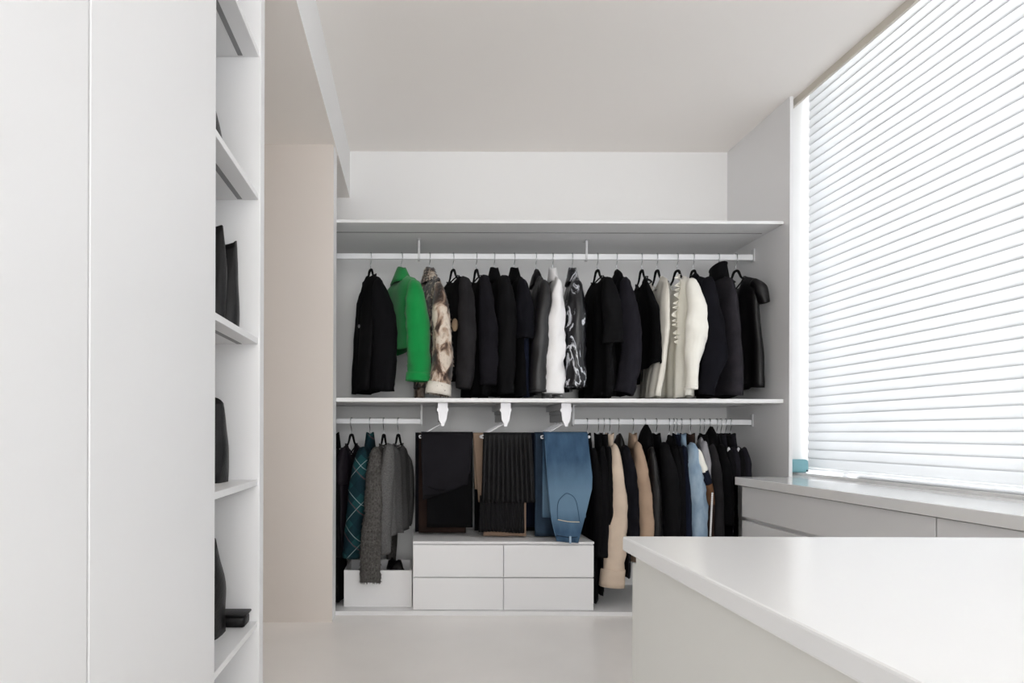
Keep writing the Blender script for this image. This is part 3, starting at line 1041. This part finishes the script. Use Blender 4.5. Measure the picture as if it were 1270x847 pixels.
    garment('coat', 'dark grey wool coat right of the light grey fleece', 'coat', 873, 886, LR, M['char'], 690, GR, b=0.014, neck='collar', m_collar=M['blackest'],
            sleeve=[(884, 558, 5.5), (888, 585, 6), (890, 620, 6.5), (890, 665, 6.5), (890, 690, 6)])
    garment('jacket', 'black jacket with pointed hood beside the dark grey coat', 'jacket', 880, 896, LR, M['blackest'], 640, GR, b=0.018, neck='hood', hood=(0.09, 0.038, 0.09), sleeve=[(894, 558, 6), (899, 585, 7), (902, 615, 7.5), (903, 650, 7)])
    gtags = []
    for (hx, tx, m, hem, lab, mm) in ((889, 905, 'black', 600, 'short sleeved black tee with grey tag, leftmost of last four tops', None),
                                      (894, 911, 'char2', 690, 'long charcoal pleated tunic, second of the last four tops', None),
                                      (900, 917, 'blackest', 690, 'black tunic with grey tag, third of the last four tops', None),
                                      (906, 924, 'char2', 600, 'charcoal short sleeved top at the right end of the lower rail', None)):
        t, near, g = garment('top', lab, 'top', hx, tx, LR, M[m], hem, GR, b=0.012, neck='collar', sleeve=[(tx - 1.5, 560, 5), (tx + 1, 575, 5.5), (tx + 2, 595, 5.5)], far_len=0.15, a1=0.20, amp=0.005)
        if 'tag' in lab:
            v, z = near(tx - 3, 558, 0.2)
            blob('tag', t, (0.222, v, z), 0.016, M['tagm'], (0.25, 0.5, 1.0))


build_upper()
build_lower_left()
build_lower_right()

# ------------------------------------------------------------------ pull-out trouser racks
RACK_Y = [3.36, 3.43, 3.50, 3.57]
BARZ = 0.940


def rack(sx, label):
    X = X_at(sx, 3.31)
    t = empty('trouser_rack', (X, 3.31, 1.121))
    tag(t, label, 'trouser rack', 'pull-out trouser racks under the lower shelf')
    bm = bmesh.new()                      # shaped front plate
    prof = [(-0.026, -0.0008), (-0.026, -0.030), (-0.031, -0.034), (-0.031, -0.044), (-0.025, -0.049), (-0.021, -0.092), (-0.010, -0.112), (-0.008, -0.126)]
    out = prof + [(-x, z) for x, z in reversed(prof)]
    f0 = [bm.verts.new((x, -0.006, z)) for x, z in out]
    f1 = [bm.verts.new((x, 0.006, z)) for x, z in out]
    bm.faces.new(f0)
    bm.faces.new(f1[::-1])
    for i in range(len(out)):
        j = (i + 1) % len(out)
        bm.faces.new((f0[i], f0[j], f1[j], f1[i]))
    link('front_plate', bm, M['plastic'], t, smooth=False)
    bm = bmesh.new()
    bx(bm, -0.022, 0.022, 0.007, 0.40, -0.036, -0.002, 0.003)
    link('track', bm, M['bracket'], t, smooth=False)
    bm = bmesh.new()
    bx(bm, -0.016, 0.016, 0.007, 0.34, -0.058, -0.037, 0.003)
    link('slide', bm, M['clear'], t, smooth=False)
    bm = bmesh.new()
    bx(bm, -0.014, 0.014, 0.007, 0.34, -0.100, -0.059, 0.004)
    link('carriage', bm, M['clear'], t, smooth=False)
    for Y in RACK_Y:
        bm = bmesh.new()
        y = Y - 3.31
        z = BARZ - 1.121
        wire(bm, [(0, y, -0.099), (0, y, -0.114), (-0.02, y, -0.121), (-0.105, y, z + 0.010), (-0.122, y, z + 0.004), (-0.122, y, z - 0.006), (-0.11, y, z - 0.008), (0.0, y, z - 0.004), (0.135, y, z)], 0.0032, 7, 40)
        bmesh.ops.create_uvsphere(bm, u_segments=8, v_segments=6, radius=0.008, matrix=Matrix.Translation((0.137, y, z)))
        link('trouser_arm', bm, M['plastic'], t)
    return X


RX = [rack(549, 'white pull-out trouser rack carrying the black trousers, left of three'), rack(627, 'white pull-out trouser rack carrying the pleated skirt, middle of three'),
      rack(702, 'white pull-out trouser rack carrying the jeans, right of three')]


def drape(name, label, cat, X, Y, x0, x1, front, back, m, group='trousers and skirts on the pull-out racks', th=0.012, taper=(0.0, 0.0), folds=2, amp=0.004, pleats=0, corner=(0, 0), shift=0.0,
          seed=0.0, gap=0.009, edge=None, fwd=0.006):
    """cloth folded over a rack arm. x0, x1 in metres about X; front / back: lengths below the arm; taper: (left, right) inset at the front hem;
    corner: how much shorter the front hem is at the left / right edge"""
    gap = max(gap, th / 2 + 0.0055)
    zb = BARZ
    base = zb - max(front, back)
    t = empty(name, (X, Y, base))
    tag(t, label, cat, group)
    bm = bmesh.new()
    nx = 61 if pleats else 25
    prof = []
    nb, nf = 8, 18
    for i in range(nb):
        prof.append((gap, -back * (1 - i / nb), 'b', 1 - i / nb))
    for k in range(7):
        a = PI * k / 6
        prof.append((gap * math.cos(a), 0.004 + gap * math.sin(a), 't', 0))
    for i in range(1, nf + 1):
        prof.append((-gap, -front * i / nf, 'f', i / nf))
    rows = []
    for (py, pz, w, f) in prof:
        row = []
        for j in range(nx):
            s = j / (nx - 1)
            ff = f if w == 'f' else f * 0.4
            xa = x0 + taper[0] * ff + shift * ff
            xb = x1 - taper[1] * ff + shift * ff
            if edge and w == 'f':
                xa += interp(edge[0], f)
                xb += interp(edge[1], f)
            x = lerp(xa, xb, s)
            z = pz
            if w == 'f':
                cc = lerp(corner[0], corner[1], s)
                z = pz + cc * f ** 2
            fl = amp * f * math.sin(folds * PI * 2 * s + seed + f * 1.5) + 0.004 * f * noise.noise((s * 3 + seed, f * 4, 1.3))
            if pleats:
                ph = (s * pleats) % 1.0
                fl += (0.024 if f > 0 else 0.006) * (abs(ph - 0.35) / 0.65 - 0.5) * (0.5 + 0.5 * min(1, f * 3))
            y = py + (fl if w != 'b' else fl * 0.3) - (fwd * f ** 1.3 if w == 'f' else -0.004 * f)
            row.append(bm.verts.new((x, y, z + zb - base)))
        rows.append(row)
    for r0, r1 in zip(rows, rows[1:]):
        for j in range(nx - 1):
            bm.faces.new((r0[j], r0[j + 1], r1[j + 1], r1[j]))
    o = link('fabric', bm, m, t, solid=0.0)
    s = o.modifiers.new('Solidify', 'SOLIDIFY')
    s.thickness = th
    s.offset = 0
    return t, base, zb


def seam(name, t, pts, r, m):
    bm = bmesh.new()
    wire(bm, pts, r, 6, max(8, len(pts) * 4))
    return link(name, bm, m, t)


PX = 3.36 / F     # metres per picture pixel at the front rack arm
# left rack
d, b0, zb = drape('trousers', 'black dress trousers with welt pocket, front pair on the left rack', 'trousers', RX[0], RACK_Y[0], -0.115, 0.165, 0.345, 0.20, fab('black_suiting', (25, 24, 28), bump=0.15), th=0.016,
                  taper=(0.01, 0.03), corner=(0.0, 0.085), folds=1.2, amp=0.006)
seam('pocket_welt', d, [(-0.075, -0.030, zb - b0 - 0.27), (-0.035, -0.032, zb - b0 - 0.285), (0.01, -0.032, zb - b0 - 0.29)], 0.0035, M['black'])
seam('waistband_seam', d, [(-0.10, -0.031, zb - b0 - 0.318), (-0.02, -0.032, zb - b0 - 0.312), (0.06, -0.03, zb - b0 - 0.29)], 0.002, M['blackest'])
drape('trousers', 'black straight trousers hanging lower behind the front pair', 'trousers', RX[0], RACK_Y[1], -0.08, 0.17, 0.50, 0.3, M['blackest'], th=0.014, folds=1.5, amp=0.006, seed=1)
drape('trousers', 'dark brown trousers showing below the black pairs', 'trousers', RX[0], RACK_Y[2], -0.125, 0.14, 0.542, 0.3, M['brown'], th=0.012, seed=2, amp=0.004)
drape('trousers', 'black trousers hanging lowest at the back of the left rack', 'trousers', RX[0], RACK_Y[3], -0.145, 0.16, 0.548, 0.35, M['navy'], th=0.012, seed=3, corner=(0.0, 0.03))
# middle rack
d, b0, zb = drape('skirt', 'black pleated two tier skirt hanging on the middle rack', 'skirt', RX[1], RACK_Y[0], -0.112, 0.145, 0.355, 0.22, M['pleat'], th=0.006, taper=(-0.012, -0.02), pleats=11, amp=0.002, gap=0.016)
bm = bmesh.new()
nx, nz = 61, 10
rows = []
for i in range(nz):
    f = i / (nz - 1)
    row = []
    for j in range(nx):
        s = j / (nx - 1)
        x = lerp(-0.132 - 0.006 * f, 0.108 + 0.004 * f, s)
        ph = (s * 14) % 1.0
        y = 0.004 + 0.018 * (abs(ph - 0.35) / 0.65 - 0.5)
        row.append(bm.verts.new((x, y - 0.003, zb - b0 - 0.32 - 0.200 * f + 0.004 * math.sin(s * 5) * f)))
    rows.append(row)
for r0, r1 in zip(rows, rows[1:]):
    for j in range(nx - 1):
        bm.faces.new((r0[j], r0[j + 1], r1[j + 1], r1[j]))
link('lower_tier', bm, M['pleat'], d, solid=0.005)
drape('trousers', 'taupe cotton trousers peeking out below the pleated skirt', 'trousers', RX[1], RACK_Y[1], -0.105, 0.128, 0.547, 0.35, M['taupe'], th=0.014, seed=4, amp=0.003)
drape('trousers', 'tan trousers showing at the left edge of the pleated skirt', 'trousers', RX[1], RACK_Y[2], -0.155, 0.05, 0.37, 0.3, M['tan'], th=0.012, seed=5, taper=(0.03, 0))
drape('skirt', 'plain black skirt behind the pleated skirt', 'skirt', RX[1], RACK_Y[3], -0.14, 0.215, 0.54, 0.3, M['blackest'], th=0.012, seed=6)
# right rack
d, b0, zb = drape('jeans', 'faded mid blue jeans folded over the right rack with back pocket', 'jeans', RX[2], RACK_Y[0], -0.112, 0.125, 0.557, 0.44, M['jeans'], fwd=0.10, th=0.018, folds=1, amp=0.006, seed=0.6, corner=(0.01, 0.0),
                  edge=([(0, 0), (0.4, 0.012), (0.75, 0.022), (1, 0.05)], [(0, 0), (0.38, 0.018), (0.5, 0.012), (0.75, -0.03), (1, -0.075)]))
zt = zb - b0
zt = zb - b0


def jp(x, drop):
    return (x, -0.0145 - 0.10 * (drop / 0.557) ** 1.3 - 0.0165, zt - drop)


seam('pocket_top_seam', d, [jp(-0.055, .435), jp(0.0, .445), jp(0.058, .447)], 0.0026, M['stitch'])
seam('pocket_side_seam', d, [jp(-0.055, .435), jp(-0.050, .35), jp(-0.02, .31), jp(0.005, .30), jp(0.045, .335), jp(0.060, .447)], 0.0016, fab('jeans_seam', (50, 76, 100)))
seam('waistband_seam', d, [jp(-0.065, .515), jp(0.0, .525), jp(0.045, .523)], 0.0022, M['denim_dk'])
bl_ = bmesh.new()
q = jp(0.004, .54)
bx(bl_, -0.001, 0.010, q[1] - 0.004, q[1] + 0.004, zt - 0.556, zt - 0.518, 0.002)
link('belt_loop', bl_, M['denim'], d, smooth=False)
seam('inseam', d, [jp(-0.108, .02), jp(-0.10, .25), jp(-0.088, .43), jp(-0.066, .54)], 0.0016, fab('jeans_side_seam', (84, 112, 136)))
drape('jeans', 'dark indigo jeans showing to the left of the faded pair', 'jeans', RX[2], RACK_Y[1], -0.145, 0.10, 0.547, 0.35, M['denim_dk'], th=0.016, seed=7)
drape('jeans', 'blue jeans showing at the right edge behind the faded pair', 'jeans', RX[2], RACK_Y[2], -0.10, 0.137, 0.485, 0.4, ramp_mat('blue_denim', [(0.3, (46, 74, 112)), (0.7, (70, 100, 138))], 20, bump=0.2), th=0.014, seed=8)
drape('trousers', 'navy black trousers at the back of the right rack', 'trousers', RX[2], RACK_Y[3], -0.20, 0.12, 0.52, 0.3, M['navy2'], th=0.014, seed=9)

# ------------------------------------------------------------------ low drawer chest and white box
dc = empty('drawer_chest', (0.475, 3.46, 0.022))
tag(dc, 'low white four drawer chest standing under the trouser racks', 'drawer chest')
X0, X1 = -0.002, 0.955
cz = 0.022
bm = bmesh.new()
bx(bm, X0 - 0.475, X1 - 0.475, 3.29 - 3.46, 3.68 - 3.46, 0, 0.352, 0.001)
link('carcass', bm, M['white'], dc, smooth=False)
bm = bmesh.new()
bx(bm, X0 - 0.475, X1 - 0.475, 3.27 - 3.46, 3.68 - 3.46, 0.3525, 0.364, 0.001)
link('top', bm, M['white'], dc, smooth=False)
for ix in range(2):
    for iz in range(2):
        xa = X0 - 0.475 + ix * (X1 - X0) / 2 + 0.0015
        xb = xa + (X1 - X0) / 2 - 0.003
        za = 0.002 + iz * 0.1745
        bm = bmesh.new()
        bx(bm, xa, xb, 3.271 - 3.46, 3.2895 - 3.46, za, za + 0.1685, 0.0015)
        link('drawer_front', bm, M['white'], dc, smooth=False)

wb = empty('storage_box', (-0.19, 3.48, 0.022))
tag(wb, 'open white storage box under the grey sweaters', 'box')
bm = bmesh.new()
w, dp, h, th = 0.183, 0.145, 0.196, 0.012
bx(bm, -w, w, -dp, dp, 0, th)
bx(bm, -w, w, -dp, -dp + th, th, h, 0.001)
bx(bm, -w, w, dp - th, dp, th, h, 0.001)
bx(bm, -w, -w + th, -dp + th, dp - th, th, h, 0.001)
bx(bm, w - th, w, -dp + th, dp - th, th, h, 0.001)
link('shell', bm, M['white'], wb, smooth=False)


def crumple(name, label, cat, loc, rx, ry, rz_, m, seed, parent=None, group=None):
    bm = bmesh.new()
    bmesh.ops.create_icosphere(bm, subdivisions=4, radius=1)
    for v in bm.verts:
        n = 1 + 0.28 * noise.noise(v.co * 1.7 + Vector((seed, 0, 0))) + 0.1 * noise.noise(v.co * 5 + Vector((0, seed, 0)))
        z = v.co.z * n
        if z < -0.55:
            z = -0.55
        v.co = Vector((v.co.x * rx * n, v.co.y * ry * n, (z + 0.55) * rz_))
    return tag(link(name, bm, m, parent, loc), label, cat, group)


crumple('folded_clothes', 'crumpled black clothes in the left half of the white box', 'clothes', (-0.275, 3.48, 0.035), 0.062, 0.095, 0.11, M['blackest'], 1.0)
crumple('scarf', 'black scarf bundled in the right half of the white box', 'scarf', (-0.10, 3.48, 0.035), 0.062, 0.095, 0.135, M['leather'], 5.0)

# ------------------------------------------------------------------ wardrobes on the left
XL = -0.42
for (ya, yb, lab) in ((0.802, 1.298, 'white tall wardrobe with plain door next to the open shelves'), (0.30, 0.799, 'white tall wardrobe nearest the camera on the left'),
                      (-0.20, 0.297, 'white tall wardrobe beside the camera, beyond the left edge')):
    t = empty('wardrobe', (XL - 0.20, (ya + yb) / 2, 0.0))
    tag(t, lab, 'wardrobe')
    cy = (ya + yb) / 2
    bm = bmesh.new()
    bx(bm, -0.20, 0.178, ya - cy, yb - cy, 0.0, ZS - 0.002, 0.001)
    link('carcass', bm, M['white'], t, smooth=False)
    bm = bmesh.new()
    bx(bm, 0.180, 0.20, ya - cy + 0.001, yb - cy - 0.0015, 0.01, ZS - 0.006, 0.0012)
    link('door', bm, M['white'], t, smooth=False)
su = empty('open_shelf_unit', (XL - 0.2, 1.52, 0.0))
tag(su, 'open white shelf unit holding black bags at the end of the wardrobes', 'shelf unit')
bm = bmesh.new()
bx(bm, -0.20, 0.20, 1.689 - 1.52, 1.734 - 1.52, 0, ZS - 0.002, 0.0015)
link('side_panel', bm, M['white'], su, smooth=False)
bm = bmesh.new()
bx(bm, -0.20, 0.198, 1.300 - 1.52, 1.316 - 1.52, 0, ZS - 0.002, 0.001)
link('side_panel', bm, M['white'], su, smooth=False)
bm = bmesh.new()
bx(bm, -0.20, -0.185, 1.3165 - 1.52, 1.6885 - 1.52, 0, ZS - 0.002)
link('back_panel', bm, M['white'], su, smooth=False)
SHZ = [0.06, 0.435, 0.822, 1.207, 1.60, 1.99, 2.385]
for z in SHZ:
    bm = bmesh.new()
    bx(bm, -0.1845, 0.195, 1.3165 - 1.52, 1.6885 - 1.52, z - 0.008, z + 0.008, 0.001)
    sh = link('shelf', bm, M['white'], su, smooth=False)
    if z > 0.1:
        bm = bmesh.new()
        bx(bm, 0.140, 0.153, 1.33 - 1.52, 1.68 - 1.52, z - 0.0092, z - 0.0078)
        link('light_strip', bm, M['groove'], sh, smooth=False)


# ------------------------------------------------------------------ bags
def tote(label, x0, x1, y, z, dep, h, m, slump=0.0, tilt=0.0, handle=0.0, seed=0.0, grp='black bags on the open shelves', lean_x=0.0):
    """a soft bag standing with its broad side along x: tapered body, rolled top edge, side gusset, handles"""
    cx = (x0 + x1) / 2
    t = empty('handbag', (cx, y, z))
    tag(t, label, 'bag', grp)
    bm = bmesh.new()
    nz, ns = 14, 28
    rings = []
    for i in range(nz):
        f = i / (nz - 1)
        ring = []
        wx = (x1 - x0) / 2 * (0.96 - 0.06 * f + 0.05 * math.sin(PI * f))
        wy = dep / 2 * (1.0 - 0.72 * f ** 1.3 + 0.22 * math.sin(PI * f * 0.9))
        for k in range(ns):
            a = 2 * PI * k / ns
            cxn, syn = math.cos(a), math.sin(a)
            px = wx * math.copysign(abs(cxn) ** 0.45, cxn)
            py = wy * math.copysign(abs(syn) ** 0.6, syn)
            n = noise.noise((cxn * 1.5 + seed, syn * 1.5, f * 2.5))
            px += 0.006 * n - lean_x * f
            py += 0.008 * n * f + tilt * f * h + slump * f * f
            ring.append(bm.verts.new((px, py, f * h + 0.010 * f * math.sin(a * 2 + seed))))
        rings.append(ring)
    for r0, r1 in zip(rings, rings[1:]):
        for k in range(ns):
            bm.faces.new((r0[k], r0[(k + 1) % ns], r1[(k + 1) % ns], r1[k]))
    bm.faces.new(rings[0][::-1])
    inn = [bm.verts.new((v.co.x * 0.9, (v.co.y - tilt * h - slump) * 0.6 + tilt * h + slump, v.co.z - 0.012)) for v in rings[-1]]
    for k in range(ns):
        bm.faces.new((rings[-1][k], rings[-1][(k + 1) % ns], inn[(k + 1) % ns], inn[k]))
    bm.faces.new(inn)
    link('body', bm, m, t)
    if handle:
        for sg in (-1, 1):
            wx = (x1 - x0) / 2
            top = tilt * h + slump
            seam('handle', t, [(-wx * .55, top + sg * dep * .16, h * .93), (-wx * .45, top + sg * dep * .19, h + handle * .6), (0, top + sg * dep * .2, h + handle), (wx * .45, top + sg * dep * .19, h + handle * .6),
                               (wx * .55, top + sg * dep * .16, h * .93)], 0.005, m)
    return t


Zs = 0.0083
tote('slim black leather tote leaning at the back of the fourth shelf', -0.74, -0.462, 1.640, 1.207 + Zs, 0.060, 0.245, M['leather'], seed=1, tilt=0.03)
tote('taller black leather bag in the middle of the fourth shelf', -0.75, -0.475, 1.565, 1.207 + Zs, 0.050, 0.26, M['leather'], seed=2, tilt=0.04)
tote('tallest black bag with thin strap beside the other totes', -0.76, -0.485, 1.50, 1.207 + Zs, 0.05, 0.272, M['leather'], seed=3, tilt=0.02)
tote('glossy black bucket bag alone on the third shelf', -0.72, -0.480, 1.590, 0.822 + Zs, 0.11, 0.21, M['leather'], seed=4, handle=0.0)
tote('tan leather bag half hidden behind the bucket bag', -0.74, -0.52, 1.47, 0.822 + Zs, 0.07, 0.205, fab('tan_leather', (176, 140, 96), rough=0.5), seed=5, grp=None)
tote('slouchy black shoulder bag on the second shelf', -0.76, -0.480, 1.575, 0.435 + Zs, 0.15, 0.24, M['leather'], seed=6, slump=-0.02)
wl = empty('clutch', (-0.455, 1.655, 0.435 + Zs))
tag(wl, 'flat black clutch lying beside the slouchy shoulder bag', 'bag', 'black bags on the open shelves')
bm = bmesh.new()
bx(bm, -0.09, 0.012, -0.028, 0.028, 0.0, 0.030, 0.008)
link('body', bm, M['leather'], wl)
bm = bmesh.new()
bx(bm, -0.09, 0.016, -0.029, 0.029, 0.0302, 0.036, 0.002)
link('flap', bm, M['leather'], wl)
tote('black bag with sloping top on the fifth shelf', -0.74, -0.470, 1.56, 1.60 + Zs, 0.12, 0.25, M['leather'], seed=7, lean_x=0.05)

# ------------------------------------------------------------------ counter along the window
ZT = 0.737
def drawer_cab(y0, y1, label):
    cy = (y0 + y1) / 2
    t = empty('drawer_cabinet', (1.90, cy, 0.0))
    tag(t, label, 'cabinet', 'drawer cabinets along the window')
    bm = bmesh.new()
    bx(bm, -0.20, 0.195, y0 - cy, y1 - cy, 0.0, ZT - 0.0415, 0.001)
    link('carcass', bm, M['white'], t, smooth=False)
    zs = [0.06, 0.30, 0.535, ZT - 0.046]
    for a, b in zip(zs, zs[1:]):
        bm = bmesh.new()
        bx(bm, -0.222, -0.2005, y0 - cy + 0.002, y1 - cy - 0.002, a + 0.002, b - 0.018 if b < 0.6 else b, 0.0015)
        link('drawer_front', bm, M['white'], t, smooth=False)


drawer_cab(1.99, 3.165, 'white drawer cabinet under the window counter, far one')
drawer_cab(0.80, 1.987, 'white drawer cabinet under the window counter, near one')
drawer_cab(-0.40, 0.797, 'white drawer cabinet under the window counter, beyond the right edge')
bm = bmesh.new()
bx(bm, 1.658, XP + 0.018, -0.42, 3.196, ZT - 0.041, ZT, 0.003)
bx(bm, XP + 0.0185, 2.084, -0.42, 3.40, ZT - 0.041, ZT, 0.001)
tag(link('worktop', bm, M['worktop_gloss'], smooth=False), 'long glossy white worktop running below the window blind', 'worktop')

# teal speaker on the sill
sp = empty('speaker', (2.137, 3.372, 0.750))
tag(sp, 'small teal fabric speaker lying on the window sill', 'speaker')
bm = bmesh.new()
pts = [(-0.088, 0, 0.036, 0.024, 0.031), (-0.085, 0, 0.036, 0.028, 0.035), (-0.05, 0, 0.036, 0.029, 0.036), (-0.012, 0, 0.036, 0.0285, 0.0355), (-0.004, 0, 0.036, 0.026, 0.033)]
tube(bm, pts, ref=(0, 1, 0), seg=32)
for v in bm.verts:      # squarer section than a plain ellipse
    q = math.atan2((v.co.z - 0.036) / 0.036, v.co.y / 0.029)
    k = 1 / (abs(math.cos(q)) ** 4 + abs(math.sin(q)) ** 4) ** 0.25
    v.co.y *= k
    v.co.z = min(0.0725, max(0.0, 0.036 + (v.co.z - 0.036) * k))
link('grille', bm, M['teal'], sp)
bm = bmesh.new()
tube(bm, [(-0.0038, 0, 0.036, 0.024, 0.031), (0.0, 0, 0.036, 0.021, 0.027)], ref=(0, 1, 0), seg=24)
link('end_cap', bm, M['teal'], sp)
bm = bmesh.new()
bx(bm, -0.016, -0.006, -0.0298, -0.0285, 0.006, 0.016, 0.0004)
link('loop', bm, M['rubber'], sp, smooth=False)

# ------------------------------------------------------------------ island
ZI = 0.80
XI, YI = 0.3262, 0.955
it = thing_box('worktop', (XI - 0.004, -0.9, ZI - 0.0225), (1.06, YI, ZI), M['worktop'], 'white island worktop in the right foreground', 'worktop', 0.003)
il = empty('island_cabinet', (0.69, 0.02, 0.0))
tag(il, 'white island cabinet below the foreground worktop', 'cabinet')
bm = bmesh.new()
bx(bm, 0.331 - 0.69, 1.05 - 0.69, -0.88 - 0.02, 0.921 - 0.02, 0.0, ZI - 0.023, 0.001)
link('carcass', bm, M['island'], il, smooth=False)
for k, (za, zb_) in enumerate(((0.06, 0.28), (0.30, 0.52), (0.54, 0.762))):
    bm = bmesh.new()
    bx(bm, 0.333 - 0.69, 1.048 - 0.69, 0.922 - 0.02, 0.941 - 0.02, za, zb_, 0.001)
    link('drawer_front', bm, M['island'], il, smooth=False)

# made-up square frame around the added ceiling fill light, behind the camera
lf = empty('fill_light_frame', (0.35, -1.1, 2.695))
tag(lf, 'added square frame around the ceiling fill light behind the camera', 'lamp')
bm = bmesh.new()
for (x0, x1, y0, y1) in ((-.69, .69, -.69, -.66), (-.69, .69, .66, .69), (-.69, -.66, -.66, .66), (.66, .69, -.66, .66)):
    bx(bm, x0, x1, y0, y1, -0.02, 0.0085, 0.002)
link('frame', bm, M['frame'], lf, smooth=False)
